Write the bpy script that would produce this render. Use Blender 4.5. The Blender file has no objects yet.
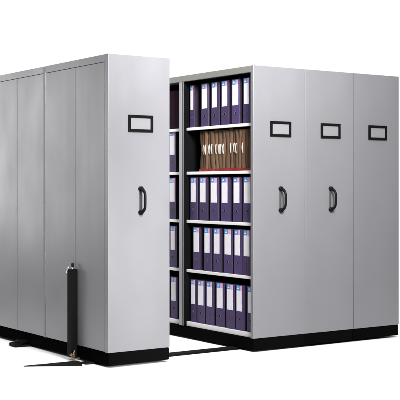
import bpy, bmesh, math, random
from mathutils import Vector, Matrix
random.seed(7)
S = bpy.context.scene
COL = S.collection

# ------------------------------------------------------------------ materials
def new_mat(name):
    m = bpy.data.materials.new(name); m.use_nodes = True
    nt = m.node_tree
    return m, nt, nt.nodes['Principled BSDF']

def noise(nt, scale, detail=3, vec=(1, 1, 1), rough=.5):
    tc = nt.nodes.new('ShaderNodeTexCoord')
    mp = nt.nodes.new('ShaderNodeMapping'); mp.inputs['Scale'].default_value = vec
    n = nt.nodes.new('ShaderNodeTexNoise')
    n.inputs['Scale'].default_value = scale; n.inputs['Detail'].default_value = detail
    n.inputs['Roughness'].default_value = rough
    nt.links.new(tc.outputs['Object'], mp.inputs['Vector']); nt.links.new(mp.outputs['Vector'], n.inputs['Vector'])
    return n

def ramp(nt, src, stops):
    r = nt.nodes.new('ShaderNodeValToRGB')
    while len(r.color_ramp.elements) < len(stops): r.color_ramp.elements.new(.5)
    for e, (p, c) in zip(r.color_ramp.elements, stops):
        e.position = p; e.color = (*c, 1) if len(c) == 3 else c
    nt.links.new(src, r.inputs['Fac'])
    return r

def bump(nt, b, src, strength, dist, prev=None):
    bp = nt.nodes.new('ShaderNodeBump')
    bp.inputs['Strength'].default_value = strength; bp.inputs['Distance'].default_value = dist
    nt.links.new(src, bp.inputs['Height'])
    if prev: nt.links.new(prev.outputs['Normal'], bp.inputs['Normal'])
    nt.links.new(bp.outputs['Normal'], b.inputs['Normal'])
    return bp

def painted(name, col, var=.03, rough=.4, metallic=0., grain=.05, wave=.0, spec=.5, nscale=2.2):
    m, nt, b = new_mat(name)
    n = noise(nt, nscale, 4, (1, 1, .6))
    lo = tuple(c*(1-var) for c in col); hi = tuple(min(1, c*(1+var)) for c in col)
    r = ramp(nt, n.outputs['Fac'], [(.3, lo), (.7, hi)])
    nt.links.new(r.outputs['Color'], b.inputs['Base Color'])
    rr = ramp(nt, n.outputs['Fac'], [(.25, (rough*.84,)*3), (.75, (min(1, rough*1.14),)*3)])
    nt.links.new(rr.outputs['Color'], b.inputs['Roughness'])
    b.inputs['Metallic'].default_value = metallic
    b.inputs['Specular IOR Level'].default_value = spec
    prev = None
    if wave:
        w = noise(nt, 2.4, 1.5, (1.6, 1.6, .16))
        prev = bump(nt, b, w.outputs['Fac'], wave, .02)
    if grain:
        g = noise(nt, 900, 2)
        bump(nt, b, g.outputs['Fac'], grain, .0006, prev)
    return m

M = {}
M['steel'] = painted('silver_grey_powder_coat', (.207, .204, .217), .03, .40, .34, .10, .15, .5)
M['steel_edge'] = painted('silver_grey_trim', (.26, .26, .27), .03, .40, .3, .04, 0, .5)
M['shelf'] = painted('light_grey_shelf_paint', (.60, .59, .585), .05, .4, .0, .05, 0)
M['frame'] = painted('warm_grey_frame_paint', (.165, .165, .150), .08, .42, .1, .05, 0)
M['inner_shade'] = painted('shade_dark_inner_panel', (.004, .004, .0045), .2, .8, .0, .05, 0, .0)  # near-black colour paints in the shade inside the open bays
M['base'] = painted('black_plinth_plastic', (.003, .003, .003), .2, .7, 0, .05, 0, .0)
M['black'] = painted('black_moulded_plastic', (.004, .004, .004), .2, .42, 0, .03, 0, .08)
M['blackmatt'] = painted('matt_black_cover', (.003, .003, .003), .2, .6, 0, .05, 0, .04)
M['card'] = painted('pale_index_card', (.165, .160, .168), .04, .6, 0, .0, 0, .2)
M['grey'] = painted('grey_handle_plate', (.055, .055, .06), .1, .45, .2, .02, 0)
M['chrome'] = painted('bright_chrome', (.62, .62, .63), .05, .25, 1., 0, 0)
M['brass'] = painted('dull_brass', (.20, .15, .09), .4, .35, 1., .1, 0)
M['rail'] = painted('black_steel_rail', (.006, .006, .006), .3, .6, .0, .1, 0, .08)
M['floor'] = painted('white_studio_floor', (.86, .86, .86), .006, .55, 0, .0, 0, .2)
def cloth_like(name, col, var, rough=.55, spec=.35, st=(1, 1, 1)):
    m, nt, b = new_mat(name)
    oi = nt.nodes.new('ShaderNodeObjectInfo')
    n = noise(nt, 26, 5, st)
    mix = nt.nodes.new('ShaderNodeMath'); mix.operation = 'MULTIPLY_ADD'
    nt.links.new(n.outputs['Fac'], mix.inputs[0]); mix.inputs[1].default_value = .55
    sc = nt.nodes.new('ShaderNodeMath'); sc.operation = 'MULTIPLY'; sc.inputs[1].default_value = .45
    nt.links.new(oi.outputs['Random'], sc.inputs[0]); nt.links.new(sc.outputs[0], mix.inputs[2])
    r = ramp(nt, mix.outputs[0], [(.15, tuple(c*(1-var) for c in col)), (.85, tuple(c*(1+var) for c in col))])
    nt.links.new(r.outputs['Color'], b.inputs['Base Color'])
    b.inputs['Roughness'].default_value = rough; b.inputs['Specular IOR Level'].default_value = spec
    g = noise(nt, 420, 2)
    bump(nt, b, g.outputs['Fac'], .25, .001)
    return m
M['purple'] = cloth_like('purple_binder_cover', (.042, .026, .082), .32)
M['board'] = cloth_like('black_plum_cover_board', (.009, .005, .012), .3)
M['maroon'] = cloth_like('dark_plum_book_cover', (.016, .005, .012), .3, .7, .05)
M['kraft'] = cloth_like('brown_kraft_board', (.070, .039, .023), .85, .75, .2, (1, 2.2, .35))
M['red'] = cloth_like('red_binding_tape', (.16, .010, .008), .35)
M['paper'] = painted('white_paper', (.80, .80, .80), .03, .8, 0, 0, 0, .2, 30)
M['white'] = painted('white_label_paper', (.60, .59, .61), .05, .6, 0, 0, 0, .3, 30)
M['tab'] = painted('cream_index_tab', (.42, .40, .36), .12, .7, 0, 0, 0, .2, 40)
M['blue'] = painted('blue_label_print', (.07, .22, .46), .15, .5, 0, 0, 0, .3, 60)
M['pink'] = painted('pink_label_print', (.50, .30, .44), .10, .5, 0, 0, 0, .3, 60)
M['hole'] = painted('dark_finger_hole', (.006, .005, .008), .1, .8, 0, 0, 0, .1)

# ------------------------------------------------------------------ mesh helpers
def box(bm, x0, x1, y0, y1, z0, z1, bev=0, mi=0, seg=2):
    r = bmesh.ops.create_cube(bm, size=1)
    vs = r['verts']
    for v in vs:
        v.co = Vector(((x0+x1)/2 + v.co.x*(x1-x0), (y0+y1)/2 + v.co.y*(y1-y0), (z0+z1)/2 + v.co.z*(z1-z0)))
    fs = {f for v in vs for f in v.link_faces}
    for f in fs: f.material_index = mi
    if bev:
        es = list({e for v in vs for e in v.link_edges})
        rr = bmesh.ops.bevel(bm, geom=es, offset=bev, segments=seg, affect='EDGES', profile=.5)
        for f in rr['faces']: f.material_index = mi

def tube(bm, pts, r, seg=12, mi=0, cap=True):
    rings = []
    pts = [Vector(p) for p in pts]
    up = Vector((1, 0, 0))
    for i, p in enumerate(pts):
        t = (pts[min(i+1, len(pts)-1)] - pts[max(i-1, 0)]).normalized()
        a = up - t*up.dot(t)
        if a.length < 1e-3: a = Vector((0, 1, 0)) - t*t.y
        a.normalize(); b = t.cross(a)
        rad = r[i] if isinstance(r, (list, tuple)) else r
        rings.append([bm.verts.new(p + a*rad*math.cos(2*math.pi*k/seg) + b*rad*math.sin(2*math.pi*k/seg)) for k in range(seg)])
    for A, B in zip(rings, rings[1:]):
        for k in range(seg):
            f = bm.faces.new((A[k], A[(k+1) % seg], B[(k+1) % seg], B[k])); f.smooth = True; f.material_index = mi
    if cap:
        bm.faces.new(rings[0][::-1]).material_index = mi; bm.faces.new(rings[-1]).material_index = mi

def prism(bm, poly, z0, z1, mi=0):
    lo = [bm.verts.new((x, y, z0)) for x, y in poly]; hi = [bm.verts.new((x, y, z1)) for x, y in poly]
    bm.faces.new(lo[::-1]); bm.faces.new(hi)
    n = len(poly)
    for i in range(n): bm.faces.new((lo[i], lo[(i+1) % n], hi[(i+1) % n], hi[i]))

WL = {}
def make(name, build, mats, parent=None, loc=(0, 0, 0), local=False, label=None):
    """build(bm) in world coordinates (or local ones when local=True)"""
    bm = bmesh.new(); build(bm)
    bmesh.ops.recalc_face_normals(bm, faces=bm.faces)
    org = Vector(loc)
    if parent is not None and not local: org = WL[parent.name]
    if not local: bmesh.ops.translate(bm, verts=bm.verts, vec=-org)
    me = bpy.data.meshes.new(name); bm.to_mesh(me); bm.free()
    for k in (mats if isinstance(mats, (list, tuple)) else [mats]): me.materials.append(M[k])
    o = bpy.data.objects.new(name, me); COL.objects.link(o)
    if parent is not None: o.parent = parent
    else: o.location = org
    WL[o.name] = org
    if label: o['label'] = label
    return o

def root(name, loc, label, cat, group=None):
    o = bpy.data.objects.new(name, None); COL.objects.link(o); o.location = loc
    o.empty_display_size = .1
    o['label'] = label; o['category'] = cat
    if group: o['group'] = group
    WL[o.name] = Vector(loc)
    return o

B_ = lambda *a, **k: (lambda bm: box(bm, *a, **k))

# ------------------------------------------------------------------ setting
floor = make('floor', lambda bm: box(bm, -6, 5.0, -6, 3.6, -.05, 0), 'floor')
floor['kind'] = 'structure'

# ------------------------------------------------------------------ shelving units
W = .538; H = 2.31; HB = .11; LEN = 2.13
GU = 'mobile shelving units on the floor rails'
def end_panel(r, x0, d=.045):
    make('end_panel', B_(x0, x0+W, 0, d, HB+.002, H, bev=.0024), 'steel', r)
def back_panel(r, x0):
    make('back_panel', B_(x0+.002, x0+W-.002, LEN-.04, LEN, HB+.002, H-.002, bev=.003), 'steel', r)
def plinth(r, x0):
    make('base', B_(x0+(.012 if x0 < 1.5 else -.0015), x0+W-.001, .006, LEN-.01, .017, HB, bev=.004), 'base', r)
def top_panel(r, x0):
    make('top_panel', B_(x0+.006, x0+W-.006, .047, LEN-.042, H-.022, H-.004), 'steel', r)
def label_holder(r, x0):
    cx, cz, w, h, t = x0+.277, 1.804, .216, .126, .021
    def f(bm):
        y0, y1 = -.012, .001
        box(bm, cx-w/2, cx+w/2, y0, y1, cz+h/2-t, cz+h/2, bev=.0025)
        box(bm, cx-w/2, cx+w/2, y0, y1, cz-h/2, cz-h/2+t, bev=.0025)
        box(bm, cx-w/2, cx-w/2+t, y0+.0006, y1, cz-h/2+t-.002, cz+h/2-t+.002, bev=.002)
        box(bm, cx+w/2-t, cx+w/2, y0+.0006, y1, cz-h/2+t-.002, cz+h/2-t+.002, bev=.002)
    fr = make('label_holder', f, 'black', r)
    make('card', B_(cx-w/2+t-.004, cx+w/2-t+.004, -.004, -.001, cz-h/2+t-.004, cz+h/2-t+.004), 'card', fr)
def pull_handle(r, x0):
    cx, cz, hh = x0+.277, 1.229, .088
    def grip(bm):
        pts = []; n = 28
        for i in range(n+1):
            a = i/n*2-1
            out = .064*(1-abs(a)**5.0)**.8 + .002
            pts.append((cx, -out-.004, cz+a*hh))
        tube(bm, pts, [.0095+.006*abs(2*i/n-1)**5 for i in range(n+1)], 14)
        for s in (-1, 1):
            tube(bm, [(cx, .001, cz+s*hh), (cx, -.02, cz+s*hh), (cx, -.024, cz+s*hh)], [.019, .0185, .014], 20)
    h = make('handle', grip, 'black', r)
    make('handle_plate', B_(cx-.010, cx+.010, -.004, .001, cz-hh, cz+hh, bev=.0015), 'grey', h)

DOORS = [(.052, .520), (.5215, 1.016), (1.056, 1.5655), (1.567, 2.085)]
def clad_side(r, x, s):
    """header, posts and flush doors of a long side; s = -1 faces left, +1 faces right"""
    X = lambda a, b: (min(x+s*a, x+s*b), max(x+s*a, x+s*b))
    def hd(bm):
        a = X(-.02, 0); box(bm, *a, .049, 1.0185, 2.254, H-.001, bev=.002); box(bm, *a, 1.0535, LEN-.045, 2.254, H-.001, bev=.002)
    make('header', hd, 'steel', r)
    a = X(-.03, .0015)
    make('post', B_(*a, 1.020, 1.034, HB+.002, H-.001, bev=.003), 'steel_edge', r)
    make('post', B_(*a, 1.038, 1.052, HB+.002, H-.001, bev=.003), 'steel_edge', r)
    for i, (y0, y1) in enumerate(DOORS):
        def dr(bm):
            a = X(-.02, -.001); box(bm, *a, y0, y1-.0005, HB+.006, 2.2515, bev=.002)
            if i % 2 == 0:
                a = X(-.002, .0022); box(bm, *a, y1-.010, y1-.001, HB+.006, 2.249, bev=.0018)
        make('door', dr, 'steel', r)

def clad_unit(x0, label, left=True, right=True, handle=True):
    r = root('mobile_shelving_unit', (x0+W/2, LEN/2, 0), label, 'shelving unit', GU)
    end_panel(r, x0); back_panel(r, x0); plinth(r, x0); top_panel(r, x0); label_holder(r, x0)
    if handle: pull_handle(r, x0)
    if left: clad_side(r, x0, -1)
    else: make('side_panel', B_(x0+.001, x0+.016, .047, LEN-.042, HB+.002, H-.001), 'steel', r)
    if right: clad_side(r, x0+W, 1)
    else: make('side_panel', B_(x0+W-.016, x0+W-.001, .047, LEN-.042, HB+.002, H-.001), 'steel', r)
    return r

XA, XB, XC, XD = 0.004, 1.342, 1.8820, 2.4262
uA = clad_unit(XA, 'closed grey shelving unit standing apart at left, with long doors and a black lock bar', True, False)
# vertical lock housing on the side of the first unit
def lockbar(bm):
    box(bm, -.052, XA-.003, .466, .536, .028, .700, bev=.004)
lk = make('lock_housing', lockbar, 'blackmatt', uA)
def latch(bm):
    tube(bm, [(-.03, .535, .655), (-.055, .536, .675), (-.052, .532, .700), (-.034, .524, .722)], [.003, .007, .008, .003], 10)
    tube(bm, [(-.026, .500, .698), (-.026, .500, .712)], [.012, .009], 12)
make('latch', latch, 'chrome', lk)
make('latch_knob', lambda bm: tube(bm, [(-.022, .503, .712), (-.022, .503, .722), (-.022, .503, .742), (-.022, .503, .748)], [.006, .011, .010, .004], 12), 'black', lk)
def foot(bm):
    box(bm, -.066, -.012, .400, .470, .020, .032, bev=.003)
    box(bm, -.064, -.052, .408, .420, .032, .075, bev=.002)
    box(bm, -.058, -.046, .446, .456, .032, .062, bev=.002)
    tube(bm, [(-.06, .404, .048), (-.06, .462, .048)], .009, 12)
    tube(bm, [(-.05, .425, .032), (-.042, .432, .085)], [.010, .006], 10)
make('lock_foot', foot, 'brass', lk)
# small wheel carrier under the left flank
def carrier(bm):
    box(bm, -.060, .02, 1.36, 1.44, .022, .050, bev=.006)
    tube(bm, [(-.046, 1.352, .036), (-.046, 1.448, .036)], .017, 16)
make('wheel_carrier', carrier, 'blackmatt', uA)

# ---- open unit
uB = root('mobile_shelving_unit', (XB+W/2, LEN/2, 0), 'open shelving unit filled with purple binders, its shelves facing the aisle', 'shelving unit', GU)
end_panel(uB, XB, .028); back_panel(uB, XB); plinth(uB, XB); top_panel(uB, XB); label_holder(uB, XB); pull_handle(uB, XB)
make('side_panel', B_(XB+W-.014, XB+W-.001, .047, LEN-.042, HB+.002, H-.001), 'inner_shade', uB)
make('partition', B_(XB+.285, XB+.297, .047, LEN-.042, HB+.002, H-.024), 'inner_shade', uB)
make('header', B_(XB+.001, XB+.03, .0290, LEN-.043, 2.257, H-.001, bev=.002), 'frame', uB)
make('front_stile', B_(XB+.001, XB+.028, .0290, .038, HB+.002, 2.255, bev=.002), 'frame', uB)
make('shade_lining', B_(XB+.03, XB+.283, .0290, .037, HB+.004, 2.284), 'inner_shade', uB)  # sheet carrying the painted bay shade behind the end panel
for (a, b, pm) in ((1.012, 1.034, 'grey'), (1.0355, 1.080, 'steel_edge')):
    make('post', B_(XB-.002, XB+.006, a, b, HB+.002, 2.255, bev=.0025), pm, uB)
make('inner_wall', B_(XB+.0075, XB+.283, 1.014, 1.076, HB+.004, 2.284), 'inner_shade', uB)
LEV = [.148, .607, 1.040, 1.4635, 1.8505]
for z in LEV:
    th = .040 if z < .2 else .025
    for (y0, y1) in ((.040, 1.0138), (1.0762, LEN-.053)):
        def sh(bm):
            box(bm, XB+.040, XB+.283, y0, y1, z-.004, z, bev=.0008, seg=1)
            box(bm, XB+.034, XB+.046, y0, y1, z-th, z+.001, bev=.003)
        make('shelf', sh, 'shelf', uB)

uC = clad_unit(XC, 'closed grey shelving unit with a handle, middle of the three pushed together', False, False)
uD = clad_unit(XD, 'grey shelving unit at the far right end with a card frame and no handle', False, True, handle=False)

# ------------------------------------------------------------------ floor rails
def rail_front(bm):
    prism(bm, [(.02, .205), (3.15, .205), (3.15, .335), (.02, .335)], .001, .004)
    box(bm, -.05, 3.15, .235, .315, .003, .0155, bev=.003)
rA = make('floor_rail', rail_front, 'rail', None, (0, .28, 0))
rA['label'] = 'long black floor rail crossing the aisle near the front, pointed at its left tip'
rA['category'] = 'floor rail'; rA['group'] = 'floor rails'
def rend(bm):
    hiP = [(-.100, .205, .013), (-.0505, .30, .013), (-.0505, .385, .013), (-.28, .410, .009), (-.45, .440, .005), (-.47, .425, .005), (-.29, .328, .008)]
    hi = [bm.verts.new(p) for p in hiP]; lo = [bm.verts.new((p[0], p[1], .001)) for p in hiP]
    n = len(hi)
    bm.faces.new(hi); bm.faces.new(lo[::-1])
    for i in range(n): bm.faces.new((hi[i], hi[(i+1) % n], lo[(i+1) % n], lo[i]))
make('rail_end', rend, 'rail', rA)
def rail_back(bm):
    box(bm, -.07, 3.15, 1.33, 1.47, .001, .0155, bev=.004)
rB = make('floor_rail', rail_back, 'rail', None, (0, 1.40, 0))
rB['label'] = 'black rail whose blunt end sticks out under the left unit near the left edge'
rB['category'] = 'floor rail'; rB['group'] = 'floor rails'
make('end_stop', B_(-.115, -.06, 1.335, 1.465,   .001, .032, bev=.012, seg=4), 'blackmatt', rB)

make('shade_lining', B_(XB+.03, XB+.283, LEN-.052, LEN-.0415, HB+.004, 2.284), 'inner_shade', uB)  # added dark sheet, paints shade over the light back panel
# ------------------------------------------------------------------ binders
BW, BH, BD = .115, .373, .245
def binder_body(bm):
    t = .004; w = BW/2
    box(bm, 0, t, -w, w, 0, BH, bev=.0015)
    box(bm, t*.6, BD, -w, -w+t, .0, BH, bev=.001, mi=1)
    box(bm, t*.6, BD, w-t, w, .0, BH, bev=.001, mi=1)
def tree_copy(o, parent=None):
    c = o.copy(); COL.objects.link(c)
    if parent is not None: c.parent = parent
    for ch in list(o.children): tree_copy(ch, c)
    return c
def mk_binder(lw, off, pinkw):
    o = make('binder', binder_body, ['purple', 'board'], None, (0, 0, 0), local=True)
    make('paper_block', B_(.020, BD-.012, -BW/2+.007, BW/2-.012, .004, BH-.055), 'paper', o, local=True)
    def lab(bm):
        # y grows away from the viewer's right, so +y is the left edge of the spine as seen from the aisle
        l, r = off+lw/2, off-lw/2
        z0, zb, z1 = BH*.42, BH*.875, BH*.985
        box(bm, -.0012, .001, r, l, z0, zb, mi=0)
        box(bm, -.0012, .001, r+lw*pinkw, l, zb, z1, mi=1)
        box(bm, -.0012, .001, r, r+lw*pinkw, zb, z1, mi=2)
        box(bm, -.0016, -.0008, l-lw*.42, l-lw*.12, zb+.012, zb+.020, mi=0)
        box(bm, -.0016, -.0008, l-lw*.34, l-lw*.18, zb+.024, zb+.030, mi=0)
        box(bm, -.0016, -.0008, r+.001, r+.0045, z0+.06, zb-.001, mi=2)
    make('spine_label', lab, ['white', 'blue', 'pink'], o, local=True)
    def ring(bm):
        n, k, R, q = 20, 8, .0115, .0022
        for i in range(n):
            pass
        vs = [[bm.verts.new((-.0008+q*math.sin(b*2*math.pi/k), off+(R+q*math.cos(b*2*math.pi/k))*math.cos(a*2*math.pi/n),
               BH*.245+(R+q*math.cos(b*2*math.pi/k))*math.sin(a*2*math.pi/n))) for b in range(k)] for a in range(n)]
        for a in range(n):
            for b in range(k):
                f = bm.faces.new((vs[a][b], vs[(a+1) % n][b], vs[(a+1) % n][(b+1) % k], vs[a][(b+1) % k])); f.smooth = True
        c = [bm.verts.new((-.0009, off+R*math.cos(a*2*math.pi/n), BH*.245+R*math.sin(a*2*math.pi/n))) for a in range(n)]
        bm.faces.new(c).material_index = 1
    make('finger_ring', ring, ['grey', 'hole'], o, local=True)
    return o
protos = [mk_binder(.078, .006, .38), mk_binder(.072, .010, .30), mk_binder(.082, .004, .45)]
used = [False]*3
ORD = ['first', 'second', 'third', 'fourth', 'fifth', 'sixth', 'seventh']
def put_binder(k, y0, y1, z, label, group, dx=0., tilt=0.):
    if used[k]: o = tree_copy(protos[k])
    else: o = protos[k]; used[k] = True
    w = y1-y0
    o.location = (XB+.052+dx, (y0+y1)/2-.010, z+.0015)
    o.scale = (1, w/BW, 1)
    o.rotation_euler = (0, 0, tilt)
    o['label'] = label; o['category'] = 'binder'; o['group'] = group
    return o
ROWS = {
 'top shelf': (4, [(.100, .212), (.258, .372), (.410, .520), (.556, .672), (.716, .826), (.930, .992)]),
 'middle shelf': (2, [(.100, .222), (.250, .368), (.402, .532), (.566, .690), (.728, .846), (.880, .990)]),
 'second shelf up': (1, [(.100, .215), (.230, .346), (.370, .492), (.524, .636), (.664, .780), (.836, .946)]),
 'lowest shelf': (0, [(.064, .166), (.200, .318), (.336, .450), (.486, .606), (.634, .748), (.768, .880), (.904, .990)]),
}
for ri, (nm, (lv, sp)) in enumerate(ROWS.items()):
    n = len(sp)
    for i, (a, b) in enumerate(reversed(sp)):
        put_binder((i*2+ri) % 3, a, b, LEV[lv], 'purple binder, %s from left, %s of the near bay' % (ORD[i], nm),
                   'purple binders on the shelves', random.uniform(-.004, .006), random.uniform(-.012, .012))
# next bay along, seen between the two standing units
nb = {0: 'lowest shelf', 1: 'second shelf up', 2: 'middle shelf', 3: 'fourth shelf up'}
for lv in (0, 1, 2, 3):
    y = 1.205+.006*lv
    for j in range(3):
        w = .112
        put_binder((j+lv) % 3, y, y+w, LEV[lv],
                   'purple binder on the %s of the far bay, %s' % (nb[lv], ('beside the post', 'second from the post', 'third from the post')[j]),
                   'purple binders on the shelves', random.uniform(-.004, .006))
        y += w+.016
# unlabelled plum books on the top shelf of the far bay
def book(bm):
    box(bm, 0, .004, -.035, .035, 0, .345, bev=.0015)
    box(bm, .003, .21, -.035, -.031, 0, .345, bev=.001)
    box(bm, .003, .21, .031, .035, 0, .345, bev=.001)
    for k in range(1): box(bm, -.0016, .001, -.034, .034, .05+k*.22, .056+k*.22)
bk = make('book', book, 'maroon', None, local=True)
make('page_block', B_(.006, .205, -.030, .030, .004, .341), 'paper', bk, local=True)
for i in range(5):
    o = bk if i == 0 else tree_copy(bk)
    o.location = (XB+.056+random.uniform(-.004, .006), 1.125+i*.0735, LEV[4]+.001)
    o['label'] = 'dark plum book on top shelf of the far bay, %s from the post' % ORD[i]
    o['category'] = 'book'; o['group'] = 'plum books in the far bay'

# ------------------------------------------------------------------ kraft folders
def folder_body(w, ph, hgt):
    def f(bm):
        nz = 18; t = .003
        def yoff(z, x): return .007*math.sin(z*11+ph)+.004*math.sin(z*29+ph*2)
        for s, off in ((-1, -w/2), (1, w/2-t)):
            grid = []
            for i in range(nz+1):
                z = hgt*i/nz
                grid.append([bm.verts.new((x, off+dt+yoff(z, x), z)) for x in (.0, .23) for dt in (0, t)])
            for A, B in zip(grid, grid[1:]):
                for a, b in ((0, 1), (1, 3), (3, 2), (2, 0)):
                    bm.faces.new((A[a], A[b], B[b], B[a]))
            bm.faces.new((grid[0][0], grid[0][1], grid[0][3], grid[0][2])); bm.faces.new((grid[-1][0], grid[-1][1], grid[-1][3], grid[-1][2]))
        # bowed spine
        rows = []
        for i in range(nz+1):
            z = hgt*i/nz
            rows.append([bm.verts.new((-.010*math.sin(math.pi*j/6), -w/2+w*j/6+yoff(z, 0), z)) for j in range(7)])
        for A, B in zip(rows, rows[1:]):
            for j in range(6):
                q = bm.faces.new((A[j], A[j+1], B[j+1], B[j])); q.smooth = True
    return f
#        y centre, width, tab width (0 = none)
FO = [(.110, .062, 0), (.170, .062, 0), (.221, .050, .012), (.268, .050, 0), (.312, .042, .011), (.350, .040, .014), (.394, .050, .010), (.448, .060, 0),
      (.500, .050, .014), (.556, .064, .046), (.612, .050, .013), (.662, .052, .015), (.710, .048, .017), (.755, .044, .015), (.800, .050, .010), (.838, .036, 0)]
for i, (yc, w, tw) in enumerate(reversed(FO)):
    hgt = .352+random.uniform(-.010, .003); ph = random.uniform(0, 6)
    o = make('document_folder', folder_body(w, ph, hgt), 'kraft', None, local=True)
    o.location = (XB+.072+random.uniform(-.006, .006), yc, LEV[3]+.0015)
    extra = 'with a white tab' if tw else 'without a tab'
    if tw > .04: extra = 'with the broadest white tab'
    o['label'] = 'brown card document folder %s, number %d from the left above the middle binders' % (extra, i+1)
    o['label'] = 'brown card folder %s, %s on its shelf' % (extra, ['leftmost', 'second from left', 'third from left', 'fourth from left', 'fifth from left', 'sixth from left', 'seventh from left', 'eighth from left', 'eighth from right', 'seventh from right', 'sixth from right', 'fifth from right', 'fourth from right', 'third from right', 'second from right', 'rightmost'][i])
    o['category'] = 'folder'; o['group'] = 'brown document folders on one shelf'
    make('papers', B_(.004, .215, -w/2+.010, w/2-.010, .004, hgt-.02), 'kraft', o, local=True)
    make('red_edge', B_(-.0125, -.0105, -w/2-.002, w/2+.002, .001, .024+random.uniform(-.004, .004)), 'red', o, local=True)
    if tw:
        def tab(bm):
            n = 10; dz = random.uniform(-.006, .006); z0, z1 = .150+dz, .232+dz*.5
            f_, b_ = [], []
            for k in range(n+1):
                u = k/n*2-1
                z = (z0+z1)/2+u*(z1-z0)/2
                hw = tw/2*(1-.35*u*u)
                bow = -.012-.004*(1-u*u)
                sh = .003*u*u
                f_.append([bm.verts.new((bow, s*hw-sh, z)) for s in (-1, 1)])
                b_.append([bm.verts.new((bow+.004, s*hw-sh, z)) for s in (-1, 1)])
            for k in range(n):
                for a, b, c, d in ((f_[k][0], f_[k][1], f_[k+1][1], f_[k+1][0]), (b_[k][1], b_[k][0], b_[k+1][0], b_[k+1][1]),
                                   (f_[k][0], f_[k+1][0], b_[k+1][0], b_[k][0]), (f_[k][1], b_[k][1], b_[k+1][1], f_[k+1][1])):
                    bm.faces.new((a, b, c, d))
            bm.faces.new((f_[0][0], f_[0][1], b_[0][1], b_[0][0])); bm.faces.new((f_[n][0], f_[n][1], b_[n][1], b_[n][0]))
        make('index_tab', tab, 'tab', o, local=True)

# ------------------------------------------------------------------ studio surroundings, lamps and added fills
world = bpy.data.worlds.new('World'); S.world = world; world.use_nodes = True
nt = world.node_tree; bg = nt.nodes['Background']
tc = nt.nodes.new('ShaderNodeTexCoord')
dp = nt.nodes.new('ShaderNodeVectorMath'); dp.operation = 'DOT_PRODUCT'
dp.inputs[1].default_value = (math.sin(math.radians(34.5)), math.cos(math.radians(34.5)), 0)
nt.links.new(tc.outputs['Generated'], dp.inputs[0])
mr = nt.nodes.new('ShaderNodeMapRange'); mr.interpolation_type = 'SMOOTHSTEP'
mr.inputs['From Min'].default_value = .45; mr.inputs['From Max'].default_value = .86
mr.inputs['To Min'].default_value = WD = .10; mr.inputs['To Max'].default_value = 1.08
nt.links.new(dp.outputs['Value'], mr.inputs['Value'])
nt.links.new(mr.outputs['Result'], bg.inputs['Strength'])
bg.inputs['Color'].default_value = (1, 1, 1, 1)

def area(name, loc, target, size, power, col=(1, 1, 1), sy=None):
    l = bpy.data.lights.new(name, 'AREA'); l.energy = power; l.color = col
    l.size = size
    if sy: l.shape = 'RECTANGLE'; l.size_y = sy
    o = bpy.data.objects.new(name, l); COL.objects.link(o); o.location = loc
    o.rotation_euler = (Vector(target)-Vector(loc)).to_track_quat('-Z', 'Y').to_euler()
    return o
area('overhead_softbox', (1.0, .2, 6), (1.0, .2, 0), 10, 740, sy=7)
k = area('key_softbox', (-.3, -4.2, 3.9), (1.15, 0, 2.3), 1.2, 137)
k.data.spread = math.radians(62)
k = area('low_front_fill', (.1, -4.6, 1.3), (.16, 0, .42), .9, 13)  # added fill to brighten the left unit's lower end panel, no known source
k.data.spread = math.radians(36)
k = area('rear_left_fill', (-2.4, 6.6, 1.9), (0, 2.2, 1.5), 1.6, 25, sy=2.6)  # added unseen fill, gives the long left side its bright gradient and reflection
k.data.spread = math.radians(110)

# ------------------------------------------------------------------ camera and render
cam = bpy.data.cameras.new('Camera'); co = bpy.data.objects.new('Camera', cam); COL.objects.link(co)
co.location = (-3.9608, -6.9457, 1.3290)
co.rotation_euler = (math.radians(90), 0, math.radians(-34.5534))
cam.sensor_width = 36; cam.lens = 1087.58/400*36
cam.shift_y = -(200-187.21)/400
cam.clip_end = 200
S.camera = co
S.render.engine = 'CYCLES'
S.view_settings.view_transform = 'Standard'
S.view_settings.look = 'None'
S.view_settings.exposure = 0
S.view_settings.gamma = 1
S.cycles.max_bounces = 8
